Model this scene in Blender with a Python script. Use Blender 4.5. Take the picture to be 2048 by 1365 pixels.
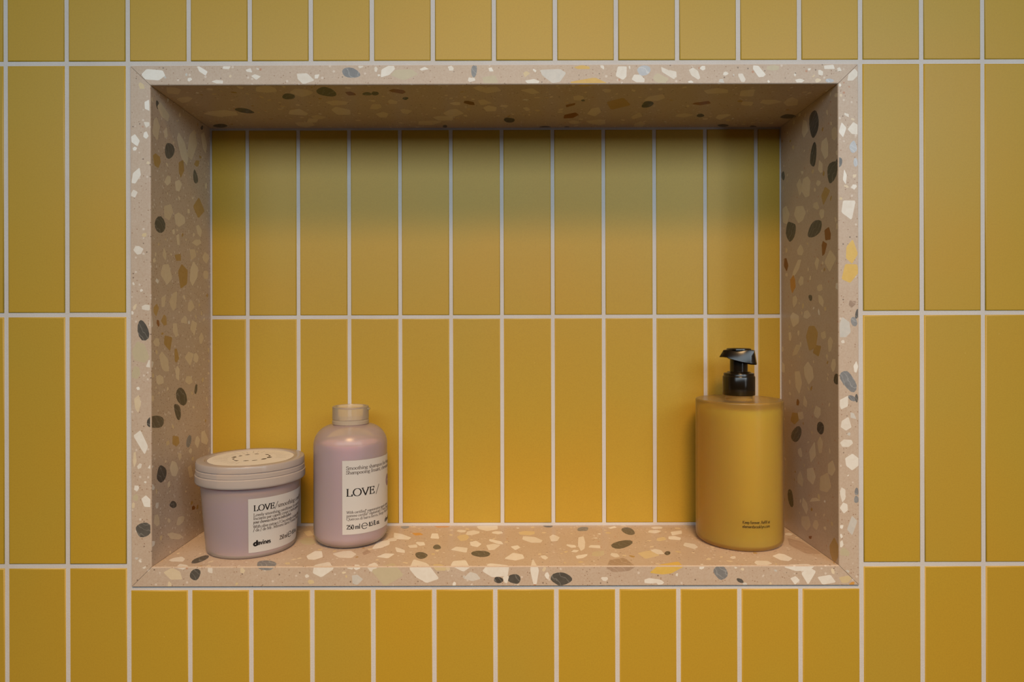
import bpy, bmesh, math, random
from mathutils import Vector

# ------------------------------------------------------------------ start
for o in list(bpy.data.objects):
    bpy.data.objects.remove(o, do_unlink=True)
scene = bpy.context.scene
COL = scene.collection
R = math.radians

S = 0.39e-3            # metres per photograph pixel, measured on the tiled wall plane (y = 0)
FPX = 1320.0           # focal length in photograph pixels
D = FPX * S            # camera distance from the wall
U0, V0, ROLL = 1004.0, 655.0, 0.0025
DEPTH = D * (1 / 0.8325 - 1)     # niche depth, from the ratio of the two tile pitches

# ------------------------------------------------------------------ camera
cam_data = bpy.data.cameras.new('camera')
cam = bpy.data.objects.new('camera', cam_data)
COL.objects.link(cam)
cam.location = (0, -D, 0)
cam.rotation_euler = (R(90), ROLL, 0)
cam_data.sensor_width = 36
cam_data.lens = FPX / 2048 * 36
cam_data.shift_x = (1024 - U0) / 2048
cam_data.shift_y = -(682.5 - V0) / 2048
cam_data.clip_start = 0.01
scene.camera = cam

# ------------------------------------------------------------------ world, lights, exposure
world = bpy.data.worlds.new('room_ambient')
scene.world = world
world.use_nodes = True
bg = world.node_tree.nodes['Background']
bg.inputs[0].default_value = (1.0, 0.90, 0.80, 1)
bg.inputs[1].default_value = 0.012


def aim(ob, target):
    ob.rotation_euler = (Vector(target) - ob.location).to_track_quat('-Z', 'Y').to_euler()


def area_light(name, loc, target, sx, sy, power, colour):
    l = bpy.data.lights.new(name, 'AREA')
    l.shape = 'RECTANGLE'
    l.size, l.size_y = sx, sy
    l.energy, l.color = power, colour
    o = bpy.data.objects.new(name, l)
    COL.objects.link(o)
    o.location = loc
    aim(o, target)
    return o


def spot_light(name, loc, target, angle, blend, radius, power, colour):
    l = bpy.data.lights.new(name, 'SPOT')
    l.spot_size, l.spot_blend = R(angle), blend
    l.shadow_soft_size = radius
    l.energy, l.color = power, colour
    o = bpy.data.objects.new(name, l)
    COL.objects.link(o)
    o.location = loc
    aim(o, target)
    return o


# cool daylight from an assumed, unseen wide window high in the facing wall, a little to the right
area_light('assumed_window_daylight', (0.06, -1.25, 0.53), (0.0, 0, 0.1), 2.3, 0.42, 13.8, (0.77, 0.92, 1.0))
# assumed unseen strip light close by on the right, added for the upright highlights
area_light('assumed_strip_light', (0.64, -0.73, 0.22), (0.05, 0.06, 0.0), 0.07, 0.9, 0.8, (0.92, 0.96, 1.0))
# assumed warm ceiling spot, unseen, its beam set to fall on the lower half of the wall and on the shelf
spot_light('assumed_ceiling_spot', (0.08, -1.35, 1.25), (0.02, 0.0, -0.96), 52, 1.0, 0.28, 180, (1.0, 0.63, 0.30))

scene.view_settings.view_transform = 'Standard'
scene.view_settings.look = 'None'
scene.view_settings.exposure = -0.12
scene.view_settings.gamma = 1.0
scene.view_settings.use_curve_mapping = False


# ------------------------------------------------------------------ helpers
def lin(r, g, b):
    f = lambda c: (c / 255 / 12.92) if c / 255 <= 0.04045 else ((c / 255 + 0.055) / 1.055) ** 2.4
    return (f(r), f(g), f(b), 1)


def tag(o, label=None, cat=None, group=None, kind=None):
    if label: o['label'] = label
    if cat: o['category'] = cat
    if group: o['group'] = group
    if kind: o['kind'] = kind
    return o


def link(name, mesh, mat=None, parent=None):
    o = bpy.data.objects.new(name, mesh)
    COL.objects.link(o)
    if mat and not mesh.materials:
        mesh.materials.append(mat)
    if parent:
        o.parent = parent
    return o


def mesh_from(name, verts, faces, smooth=False):
    m = bpy.data.meshes.new(name)
    m.from_pydata(verts, [], faces)
    m.validate()
    m.update()
    if smooth:
        for p in m.polygons:
            p.use_smooth = True
    return m


def bm_to(name, bm, smooth=False):
    m = bpy.data.meshes.new(name)
    bmesh.ops.recalc_face_normals(bm, faces=bm.faces)
    bm.to_mesh(m)
    bm.free()
    if smooth:
        for p in m.polygons:
            p.use_smooth = True
    return m


def empty(name, loc):
    e = bpy.data.objects.new(name, None)
    e.empty_display_size = 0.02
    COL.objects.link(e)
    e.location = loc
    return e


def lathe(name, prof, seg=96, smooth_angle=40, close_ends=True):
    """prof: (r, z) list in metres from one end to the other; r = 0 gives a pole."""
    verts, faces, rings = [], [], []
    for r, z in prof:
        if r < 1e-7:
            rings.append([len(verts)])
            verts.append((0, 0, z))
        else:
            b = len(verts)
            for i in range(seg):
                a = 2 * math.pi * i / seg
                verts.append((r * math.cos(a), r * math.sin(a), z))
            rings.append(list(range(b, b + seg)))
    for A, B in zip(rings, rings[1:]):
        for i in range(seg):
            j = (i + 1) % seg
            if len(A) == 1 and len(B) == 1:
                continue
            if len(A) == 1:
                faces.append((A[0], B[j], B[i]))
            elif len(B) == 1:
                faces.append((A[i], A[j], B[0]))
            else:
                faces.append((A[i], A[j], B[j], B[i]))
    m = mesh_from(name, verts, faces, True)
    bm = bmesh.new()
    bm.from_mesh(m)
    bmesh.ops.recalc_face_normals(bm, faces=bm.faces)
    for e in bm.edges:
        if len(e.link_faces) == 2 and e.calc_face_angle(0) > R(smooth_angle):
            e.smooth = False
    bm.to_mesh(m)
    bm.free()
    return m


def arc_pts(cx, cz, r, a0, a1, n):
    return [(cx + r * math.cos(R(a0 + (a1 - a0) * i / n)), cz + r * math.sin(R(a0 + (a1 - a0) * i / n))) for i in range(n + 1)]


# ------------------------------------------------------------------ materials
class NT:
    def __init__(self, name):
        self.m = bpy.data.materials.new(name)
        self.m.use_nodes = True
        self.t = self.m.node_tree
        self.b = self.t.nodes['Principled BSDF']
        self.out = self.t.nodes['Material Output']

    def n(self, kind, **kw):
        x = self.t.nodes.new(kind)
        for k, v in kw.items():
            if k in x.inputs.keys():
                x.inputs[k].default_value = v
            else:
                setattr(x, k, v)
        return x

    def l(self, a, b):
        self.t.links.new(a, b)

    def mix(self, fac, a, b, blend='MIX'):
        x = self.t.nodes.new('ShaderNodeMix')
        x.data_type = 'RGBA'
        x.blend_type = blend
        for sock, val in ((x.inputs[0], fac), (x.inputs[6], a), (x.inputs[7], b)):
            if hasattr(val, 'is_linked'):
                self.l(val, sock)
            else:
                sock.default_value = val
        return x.outputs[2]

    def ramp(self, src, stops):
        x = self.t.nodes.new('ShaderNodeValToRGB')
        el = x.color_ramp.elements
        while len(el) < len(stops):
            el.new(0.5)
        for e, (p, c) in zip(el, stops):
            e.position = p
            e.color = c
        self.l(src, x.inputs[0])
        return x.outputs[0]

    def bump(self, height, strength, dist):
        x = self.n('ShaderNodeBump')
        x.inputs['Strength'].default_value = strength
        x.inputs['Distance'].default_value = dist
        self.l(height, x.inputs['Height'])
        self.l(x.outputs[0], self.b.inputs['Normal'])


def plain(name, colour, rough=0.5, spec=0.5):
    k = NT(name)
    k.b.inputs['Base Color'].default_value = colour
    k.b.inputs['Roughness'].default_value = rough
    k.b.inputs['Specular IOR Level'].default_value = spec
    return k.m


def tile_material():
    k = NT('yellow_satin_glaze')
    geo = k.n('ShaderNodeNewGeometry')
    info = k.n('ShaderNodeObjectInfo')
    n1 = k.n('ShaderNodeTexNoise', Scale=9.0, Detail=2.0)
    k.l(geo.outputs['Position'], n1.inputs['Vector'])
    n2 = k.n('ShaderNodeTexNoise', Scale=900.0, Detail=3.0)
    k.l(geo.outputs['Position'], n2.inputs['Vector'])
    c = k.mix(info.outputs['Random'], lin(193, 157, 48), lin(188, 156, 55))
    c = k.mix(k.ramp(n1.outputs[0], [(0.35, (0, 0, 0, 1)), (0.7, (0.5, 0.5, 0.5, 1))]), c, lin(198, 153, 44))
    c = k.mix(k.ramp(n2.outputs[0], [(0.4, (0, 0, 0, 1)), (0.72, (0.25, 0.25, 0.25, 1))]), c, lin(170, 134, 42))
    # rare pale pinholes in the glaze
    v = k.n('ShaderNodeTexVoronoi', Scale=42.0)
    k.l(geo.outputs['Position'], v.inputs['Vector'])
    c = k.mix(k.ramp(v.outputs['Distance'], [(0.012, (0.35, 0.35, 0.35, 1)), (0.022, (0, 0, 0, 1))]), c, lin(220, 190, 110))
    k.l(c, k.b.inputs['Base Color'])
    k.b.inputs['Roughness'].default_value = 0.42
    k.b.inputs['Specular IOR Level'].default_value = 0.45
    n3 = k.n('ShaderNodeTexNoise', Scale=160.0, Detail=2.0)
    k.l(geo.outputs['Position'], n3.inputs['Vector'])
    k.bump(n3.outputs[0], 0.05, 0.001)
    return k.m


def grout_material():
    k = NT('pale_sanded_grout')
    geo = k.n('ShaderNodeNewGeometry')
    n = k.n('ShaderNodeTexNoise', Scale=2200.0, Detail=3.0)
    k.l(geo.outputs['Position'], n.inputs['Vector'])
    n2 = k.n('ShaderNodeTexNoise', Scale=30.0, Detail=2.0)
    k.l(geo.outputs['Position'], n2.inputs['Vector'])
    c = k.mix(n.outputs[0], lin(200, 196, 194), lin(220, 216, 214))
    c = k.mix(k.ramp(n2.outputs[0], [(0.45, (0, 0, 0, 1)), (0.75, (0.4, 0.4, 0.4, 1))]), c, lin(202, 192, 184))
    k.l(c, k.b.inputs['Base Color'])
    k.b.inputs['Roughness'].default_value = 0.85
    k.bump(n.outputs[0], 0.35, 0.0006)
    return k.m


def terrazzo_material():
    """the pink cement of the slabs; only grains too small to pick apart are in the texture"""
    k = NT('pink_terrazzo_cement')
    geo = k.n('ShaderNodeNewGeometry')
    P = geo.outputs['Position']
    n = k.n('ShaderNodeTexNoise', Scale=55.0, Detail=4.0)
    k.l(P, n.inputs['Vector'])
    n2 = k.n('ShaderNodeTexNoise', Scale=700.0, Detail=2.0)
    k.l(P, n2.inputs['Vector'])
    c = k.mix(n.outputs[0], lin(197, 176, 155), lin(207, 189, 171))
    c = k.mix(k.ramp(n2.outputs[0], [(0.35, (0, 0, 0, 1)), (0.8, (0.5, 0.5, 0.5, 1))]), c, lin(186, 157, 132))
    # pale grit, then brown and dark grit: random cells of a voronoi switched on by their own colour
    for sc, thr, rad, col in ((330, 0.93, 0.26, lin(228, 216, 204)), (560, 0.86, 0.20, lin(150, 110, 80)),
                              (380, 0.945, 0.17, lin(98, 76, 58)), (240, 0.975, 0.16, lin(190, 130, 95))):
        v = k.n('ShaderNodeTexVoronoi', Scale=float(sc))
        k.l(P, v.inputs['Vector'])
        sep = k.n('ShaderNodeSeparateColor')
        k.l(v.outputs['Color'], sep.inputs[0])
        a = k.n('ShaderNodeMath', operation='GREATER_THAN')
        a.inputs[1].default_value = thr
        k.l(sep.outputs[0], a.inputs[0])
        b = k.ramp(v.outputs['Distance'], [(rad, (0.7, 0.7, 0.7, 1)), (rad + 0.12, (0, 0, 0, 1))])
        mu = k.n('ShaderNodeMath', operation='MULTIPLY')
        k.l(a.outputs[0], mu.inputs[0])
        k.l(b, mu.inputs[1])
        c = k.mix(mu.outputs[0], c, col)
    k.l(c, k.b.inputs['Base Color'])
    k.b.inputs['Roughness'].default_value = 0.38
    k.b.inputs['Specular IOR Level'].default_value = 0.4
    return k.m


def stone_material(name, c1, c2, vein=None, rough=0.3):
    k = NT(name)
    geo = k.n('ShaderNodeNewGeometry')
    info = k.n('ShaderNodeObjectInfo')
    n = k.n('ShaderNodeTexNoise', Scale=260.0, Detail=4.0, Distortion=0.8)
    k.l(geo.outputs['Position'], n.inputs['Vector'])
    f = k.n('ShaderNodeMath', operation='MULTIPLY_ADD')
    k.l(n.outputs[0], f.inputs[0])
    f.inputs[1].default_value = 0.9
    rnd = k.n('ShaderNodeMath', operation='MULTIPLY_ADD')
    k.l(info.outputs['Random'], rnd.inputs[0])
    rnd.inputs[1].default_value = 0.7
    rnd.inputs[2].default_value = -0.35
    k.l(rnd.outputs[0], f.inputs[2])
    f.use_clamp = True
    c = k.mix(f.outputs[0], c1, c2)
    if vein:
        w = k.n('ShaderNodeTexWave', Scale=90.0, Distortion=9.0, Detail=3.0)
        w.bands_direction = 'DIAGONAL'
        k.l(geo.outputs['Position'], w.inputs['Vector'])
        c = k.mix(k.ramp(w.outputs[1], [(0.93, (0, 0, 0, 1)), (1.0, (0.5, 0.5, 0.5, 1))]), c, vein)
    k.l(c, k.b.inputs['Base Color'])
    k.b.inputs['Roughness'].default_value = rough
    k.b.inputs['Specular IOR Level'].default_value = 0.4
    return k.m


def frosted(name, colour, clear, rough=0.3, through=0.5, gloss=0.08):
    """frosted plastic wall: part of the light passes straight, the rest is scattered forward and back"""
    k = NT(name)
    k.t.nodes.remove(k.b)
    tr = k.n('ShaderNodeBsdfTransparent')
    df = k.n('ShaderNodeBsdfDiffuse', Color=colour)
    tl = k.n('ShaderNodeBsdfTranslucent', Color=colour)
    gl = k.n('ShaderNodeBsdfGlossy', Roughness=rough)
    fr = k.n('ShaderNodeFresnel', IOR=1.45)
    m1, m2, m3 = k.n('ShaderNodeMixShader'), k.n('ShaderNodeMixShader'), k.n('ShaderNodeMixShader')
    m1.inputs[0].default_value = through
    k.l(df.outputs[0], m1.inputs[1])
    k.l(tl.outputs[0], m1.inputs[2])
    m2.inputs[0].default_value = clear
    k.l(m1.outputs[0], m2.inputs[1])
    k.l(tr.outputs[0], m2.inputs[2])
    k.l(fr.outputs[0], m3.inputs[0])
    k.l(m2.outputs[0], m3.inputs[1])
    k.l(gl.outputs[0], m3.inputs[2])
    k.l(m3.outputs[0], k.out.inputs[0])
    return k.m


def contents(name, colour, depth):
    """creamy or clear liquid: light wanders through it before it leaves again"""
    k = NT(name)
    k.b.inputs['Base Color'].default_value = colour
    k.b.inputs['Roughness'].default_value = 0.6
    k.b.inputs['Specular IOR Level'].default_value = 0.1
    k.b.inputs['Subsurface Weight'].default_value = 1.0
    k.b.inputs['Subsurface Radius'].default_value = (1.0, 0.7, 0.35)
    k.b.inputs['Subsurface Scale'].default_value = depth
    return k.m


M_TILE, M_GROUT, M_TERR = tile_material(), grout_material(), terrazzo_material()
STONE = {
    'w': stone_material('white_marble_chip', lin(240, 236, 228), lin(224, 214, 200)),
    'c': stone_material('cream_and_warmed_white_chip', lin(230, 214, 186), lin(216, 196, 164)),  # cream stone; white chips inside the niche too, warm light put into their colour
    'p': stone_material('pale_grey_chip', lin(222, 214, 204), lin(196, 194, 188)),
    'd': stone_material('dark_grey_chip', lin(104, 99, 92), lin(72, 68, 62), lin(150, 146, 138)),
    'g': stone_material('slate_grey_chip', lin(150, 150, 150), lin(110, 110, 112), lin(180, 180, 180)),
    'l': stone_material('light_grey_chip', lin(196, 200, 206), lin(165, 170, 180), lin(226, 226, 226)),
    'y': stone_material('ochre_chip', lin(192, 158, 100), lin(174, 138, 78)),
    'Y': stone_material('yellow_chip', lin(226, 192, 104), lin(210, 168, 74)),
    'e': stone_material('cream_yellow_chip', lin(220, 200, 160), lin(210, 188, 144)),
    'v': stone_material('green_chip', lin(206, 192, 162), lin(194, 182, 152)),
    'o': stone_material('rust_chip', lin(156, 100, 52), lin(120, 72, 34)),
    'O': stone_material('orange_chip', lin(216, 160, 84), lin(196, 134, 60)),
    't': stone_material('taupe_chip', lin(186, 160, 138), lin(150, 126, 106), lin(206, 186, 166)),
}

# ------------------------------------------------------------------ niche and wall measures (metres)
IN_L, IN_R, IN_T, IN_B = -700.5 * S, 671.5 * S, 485 * S, -477 * S       # inner faces of the terrazzo lining
OUT_L, OUT_R, OUT_T, OUT_B = -741 * S, 712 * S, 524 * S, -517 * S       # outer edges of its front rim
IN_T_BACK = 480 * S
FRONT = -0.0010                                                         # rim stands 1 mm proud of the tiles
PW, PH, JOINT = 122.2 * S, 503.3 * S, 8.4 * S
COL0, ROW0 = 718.5 * S, 530 * S
GROUT_Y = 0.0007


def box_bm(x0, x1, y0, y1, z0, z1):
    bm = bmesh.new()
    vs = [bm.verts.new((x, y, z)) for x in (x0, x1) for y in (y0, y1) for z in (z0, z1)]
    for f in ((0, 1, 3, 2), (4, 6, 7, 5), (0, 4, 5, 1), (2, 3, 7, 6), (0, 2, 6, 4), (1, 5, 7, 3)):
        bm.faces.new([vs[i] for i in f])
    return bm


def tile_mesh(w, h, t=0.008, bev=0.0009):
    """glazed tile standing in the XZ plane, face at y = 0 towards -y, with a soft pillowed edge"""
    bm = box_bm(-w / 2, w / 2, 0, t, -h / 2, h / 2)
    es = [e for e in bm.edges if all(abs(v.co.y) < 1e-9 for v in e.verts)]
    bmesh.ops.bevel(bm, geom=es, offset=bev, segments=2, affect='EDGES', profile=0.5)
    m = bm_to('tile', bm)
    for p in m.polygons:
        p.use_smooth = p.area < w * h * 0.5 and p.center.y < 0.003
    return m


TILE_MESHES = {}


def place_tile(parent, x0, x1, z0, z1, y):
    key = (round((x1 - x0) * 1e5), round((z1 - z0) * 1e5))
    if key not in TILE_MESHES:
        TILE_MESHES[key] = tile_mesh(x1 - x0, z1 - z0)
    o = link('tile', TILE_MESHES[key], M_TILE, parent)
    rnd = random.Random(int(x0 * 1e6) * 7 + int(z0 * 1e6))
    o.location = ((x0 + x1) / 2, y + rnd.uniform(-0.00012, 0.00012), (z0 + z1) / 2)
    o.rotation_euler = (rnd.uniform(-0.0012, 0.0012), 0, rnd.uniform(-0.0016, 0.0016))
    return o


# ---- main wall: a grout bed with an opening, and every tile on it
cols = [i for i in range(-25, 14)]
rows = [i for i in range(-3, 5)]
WX0, WX1 = COL0 + cols[0] * PW, COL0 + (cols[-1] + 1) * PW
WZ1, WZ0 = ROW0 - rows[0] * PH, ROW0 - (rows[-1] + 1) * PH
bm = bmesh.new()
ox, oz = (WX0, OUT_L + 0.0002, OUT_R - 0.0002, WX1), (WZ0, OUT_B + 0.0002, OUT_T - 0.0002, WZ1)
grid = {}
for layer, y in ((0, GROUT_Y), (1, 0.014)):
    for i, x in enumerate(ox):
        for j, z in enumerate(oz):
            grid[layer, i, j] = bm.verts.new((x, y, z))
for i in range(3):
    for j in range(3):
        if (i, j) == (1, 1):
            continue
        for layer in (0, 1):
            bm.faces.new([grid[layer, a, b] for a, b in ((i, j), (i + 1, j), (i + 1, j + 1), (i, j + 1))])
for a, b in [((1, 1), (2, 1)), ((2, 1), (2, 2)), ((2, 2), (1, 2)), ((1, 2), (1, 1)),
             ]:
    bm.faces.new([grid[0, a[0], a[1]], grid[0, b[0], b[1]], grid[1, b[0], b[1]], grid[1, a[0], a[1]]])
rim = [(0, 0), (1, 0), (2, 0), (3, 0), (3, 1), (3, 2), (3, 3), (2, 3), (1, 3), (0, 3), (0, 2), (0, 1)]
for a, b in zip(rim, rim[1:] + rim[:1]):
    bm.faces.new([grid[0, a[0], a[1]], grid[0, b[0], b[1]], grid[1, b[0], b[1]], grid[1, a[0], a[1]]])
wall = link('wall_back', bm_to('wall_back', bm), M_GROUT)
tag(wall, 'shower wall of upright yellow tiles with pale grout around the niche', kind='structure')
for c in cols:
    for r in rows:
        x0, x1 = COL0 + c * PW + JOINT / 2, COL0 + (c + 1) * PW - JOINT / 2
        z1, z0 = ROW0 - r * PH - JOINT / 2, ROW0 - (r + 1) * PH + JOINT / 2
        if -12 <= c <= -1:
            if r in (0, 1):
                continue
            if r == 2:
                z1 = OUT_B - 8.2 * S
        place_tile(wall, x0, x1, z0, z1, 0.0)

# ---- back of the niche
nb = box_bm(IN_L - 0.004, IN_R + 0.004, DEPTH + GROUT_Y, DEPTH + 0.014, IN_B - 0.004, IN_T + 0.004)
niche = link('wall_niche', bm_to('wall_niche', nb), M_GROUT)
tag(niche, 'yellow tiled back of the recessed shower niche', kind='structure')
BC0, BROW = -611.4 * S, 25.2 * S
edges = [IN_L + 1.5 * S - JOINT / 2] + [BC0 + i * 122.28 * S for i in range(11)] + [IN_R + 0.0 * S + JOINT / 2 - 3 * S]
EB = 6.5 * S
for i in range(len(edges) - 1):
    x0, x1 = edges[i] + JOINT / 2, edges[i + 1] - JOINT / 2
    if i == 0:
        x0 = IN_L + 4 * S
    if i == len(edges) - 2:
        x1 = IN_R - 3 * S
    place_tile(niche, x0, x1, BROW + JOINT / 2, IN_T_BACK - 5 * S, DEPTH)
    place_tile(niche, x0, x1, IN_B + EB, BROW - JOINT / 2, DEPTH)

# ------------------------------------------------------------------ terrazzo lining: four mitred slabs
YB = DEPTH + 0.0025
GAP = 0.00016


def slab(name, label, pts):
    """pts: inner-front a,b ; outer-front a,b ; the same four at the back"""
    bm = bmesh.new()
    v = [bm.verts.new(p) for p in pts]
    for f in ((0, 1, 3, 2), (4, 6, 7, 5), (0, 4, 5, 1), (2, 3, 7, 6), (0, 2, 6, 4), (1, 5, 7, 3)):
        bm.faces.new([v[i] for i in f])
    bm.edges.ensure_lookup_table()
    e = [x for x in bm.edges if set(x.verts) == {v[0], v[1]}]
    e2 = [x for x in bm.edges if set(x.verts) == {v[2], v[3]}]
    bmesh.ops.bevel(bm, geom=e, offset=0.0009, segments=3, affect='EDGES', profile=0.5)
    bmesh.ops.bevel(bm, geom=[x for x in e2 if x.is_valid], offset=0.0004, segments=1, affect='EDGES')
    m = bm_to(name, bm)
    o = link(name, m, M_TERR)
    tag(o, label, kind='structure')
    return o


g = GAP
TRIM = {}
TRIM['top'] = slab('trim_1', 'pink terrazzo slab across the top of the niche',
                   [(IN_L + g, FRONT, IN_T), (IN_R - g, FRONT, IN_T), (OUT_L + g, FRONT, OUT_T), (OUT_R - g, FRONT, OUT_T),
                    (IN_L + g, YB, IN_T_BACK), (IN_R - g, YB, IN_T_BACK), (OUT_L + g, YB, OUT_T), (OUT_R - g, YB, OUT_T)])
TRIM['bottom'] = slab('trim_2', 'pink terrazzo shelf slab carrying the bottles in the niche',
                      [(IN_L + g, FRONT, IN_B), (IN_R - g, FRONT, IN_B), (OUT_L + g, FRONT, OUT_B), (OUT_R - g, FRONT, OUT_B),
                       (IN_L + g, YB, IN_B), (IN_R - g, YB, IN_B), (OUT_L + g, YB, OUT_B), (OUT_R - g, YB, OUT_B)])
TRIM['left'] = slab('trim_3', 'upright pink terrazzo slab of the niche beside the lilac tub',
                    [(IN_L, FRONT, IN_B + g), (IN_L, FRONT, IN_T - g), (OUT_L, FRONT, OUT_B + g), (OUT_L, FRONT, OUT_T - g),
                     (IN_L, YB, IN_B + g), (IN_L, YB, IN_T_BACK - g), (OUT_L, YB, OUT_B + g), (OUT_L, YB, OUT_T - g)])
TRIM['right'] = slab('trim_4', 'upright pink terrazzo slab of the niche beside the pump bottle',
                     [(IN_R, FRONT, IN_B + g), (IN_R, FRONT, IN_T - g), (OUT_R, FRONT, OUT_B + g), (OUT_R, FRONT, OUT_T - g),
                      (IN_R, YB, IN_B + g), (IN_R, YB, IN_T_BACK - g), (OUT_R, YB, OUT_B + g), (OUT_R, YB, OUT_T - g)])


# ---- stone chips, each set into the face of its slab
# a slab face = (slab, origin, axis p, axis q, outward normal, polygon in (p, q)), all in metres
def face(slabname, origin, p, q, poly):
    p, q = Vector(p).normalized(), Vector(q).normalized()
    return dict(slab=slabname, o=Vector(origin), p=p, q=q, n=p.cross(q).normalized(), poly=poly)


i = 0.0005
slope = (IN_T - IN_T_BACK) / (YB - FRONT)
BV = 0.0009
FACES = [
    face('top', (0, FRONT, 0), (1, 0, 0), (0, 0, 1), [(IN_L + i, IN_T + BV), (IN_R - i, IN_T + BV), (OUT_R - i, OUT_T - i), (OUT_L + i, OUT_T - i)]),
    face('bottom', (0, FRONT, 0), (1, 0, 0), (0, 0, 1), [(OUT_L + i, OUT_B + i), (OUT_R - i, OUT_B + i), (IN_R - i, IN_B - BV), (IN_L + i, IN_B - BV)]),
    face('left', (0, FRONT, 0), (1, 0, 0), (0, 0, 1), [(OUT_L + i, OUT_B + 2 * i), (IN_L - BV, IN_B + i), (IN_L - BV, IN_T - i), (OUT_L + i, OUT_T - 2 * i)]),
    face('right', (0, FRONT, 0), (1, 0, 0), (0, 0, 1), [(IN_R + BV, IN_B + i), (OUT_R - i, OUT_B + 2 * i), (OUT_R - i, OUT_T - 2 * i), (IN_R + BV, IN_T - i)]),
    face('bottom', (0, 0, IN_B), (1, 0, 0), (0, 1, 0), [(IN_L + i, FRONT + BV), (IN_R - i, FRONT + BV), (IN_R - i, DEPTH - i), (IN_L + i, DEPTH - i)]),
    face('top', (0, FRONT, IN_T), (-1, 0, 0), (0, 1, -slope), [(-IN_R + i, BV), (-IN_L - i, BV), (-IN_L - i, DEPTH - FRONT - i), (-IN_R + i, DEPTH - FRONT - i)]),
    face('left', (IN_L, 0, 0), (0, 1, 0), (0, 0, 1), [(FRONT + BV, IN_B + i), (DEPTH - i, IN_B + i), (DEPTH - i, IN_T_BACK - i), (FRONT + BV, IN_T - i)]),
    face('right', (IN_R, 0, 0), (0, -1, 0), (0, 0, 1), [(-DEPTH + i, IN_B + i), (-FRONT - BV, IN_B + i), (-FRONT - BV, IN_T - i), (-DEPTH + i, IN_T_BACK - i)]),
]


def ray(u, v):
    """direction of the sight line through a measured point of the photograph"""
    du, dv = u - U0, v - V0
    return Vector(((du - ROLL * dv) * S, D, -(dv + ROLL * du) * S))


def on_face(f, u, v):
    d, c = ray(u, v), Vector((0, -D, 0))
    den = d.dot(f['n'])
    if abs(den) < 1e-9:
        return None
    t = (f['o'] - c).dot(f['n']) / den
    if t <= 0:
        return None
    h = c + d * t - f['o']
    return (h.dot(f['p']), h.dot(f['q']))


def clip(poly, conv):
    """Sutherland-Hodgman against a convex counter-clockwise polygon"""
    out = poly
    for (ax, ay), (bx, by) in zip(conv, conv[1:] + conv[:1]):
        src, out = out, []
        side = lambda p: (bx - ax) * (p[1] - ay) - (by - ay) * (p[0] - ax)
        for k in range(len(src)):
            P, Q = src[k], src[(k + 1) % len(src)]
            sp, sq = side(P), side(Q)
            if sp >= 0:
                out.append(P)
            if (sp >= 0) != (sq >= 0):
                t = sp / (sp - sq)
                out.append((P[0] + (Q[0] - P[0]) * t, P[1] + (Q[1] - P[1]) * t))
        if not out:
            return []
    return out


def area2(poly):
    return sum(a[0] * b[1] - b[0] * a[1] for a, b in zip(poly, poly[1:] + poly[:1])) / 2


CHIP_N = [0]


def chip_mesh(f, poly, proud=0.00006, sunk=0.0012):
    CHIP_N[0] += 1
    proud = 0.000014 + 0.000003 * (CHIP_N[0] % 7)
    if area2(poly) < 0:
        poly = poly[::-1]
    n = len(poly)
    top = [f['o'] + f['p'] * a + f['q'] * b + f['n'] * proud for a, b in poly]
    low = [t - f['n'] * (proud + sunk) for t in top]
    faces = [tuple(range(n))] + [(k, k + n, (k + 1) % n + n, (k + 1) % n) for k in range(n)]
    return mesh_from('stone_chip', [tuple(t) for t in top + low], faces)


def add_chip(f, poly, kind):
    link('stone_chip', chip_mesh(f, poly), STONE[kind], TRIM[f['slab']])


def outline(rnd, a, b, ang, angular):
    """irregular stone outline with half lengths a, b"""
    n = rnd.choice((4, 5, 5, 6)) if angular else rnd.choice((6, 7, 8))
    ph = rnd.uniform(0, 6.28)
    base = []
    for k in range(n):
        t = ph + 2 * math.pi * (k + rnd.uniform(-0.28, 0.28)) / n
        r = rnd.uniform(0.84, 1.24) if angular else rnd.uniform(0.86, 1.22)
        base.append((math.cos(t) * r, math.sin(t) * r))
    if not angular:
        base = [tuple(0.5 * (p[j] + q[j]) if m else p[j] for j in (0, 1)) for p, q in zip(base, base[1:] + base[:1]) for m in (0, 1)]
        base = [tuple(0.25 * base[k - 1][j] + 0.5 * base[k][j] + 0.25 * base[(k + 1) % len(base)][j] for j in (0, 1)) for k in range(len(base))]
    else:   # knock the sharp tips off
        base = [tuple(p[j] * w + q[j] * (1 - w) for j in (0, 1)) for p, q in zip(base, base[1:] + base[:1]) for w in (0.91, 0.09)]
    ca, sa = math.cos(R(ang)), math.sin(R(ang))
    return [(x * a * ca - y * b * sa, x * a * sa + y * b * ca) for x, y in base]


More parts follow.
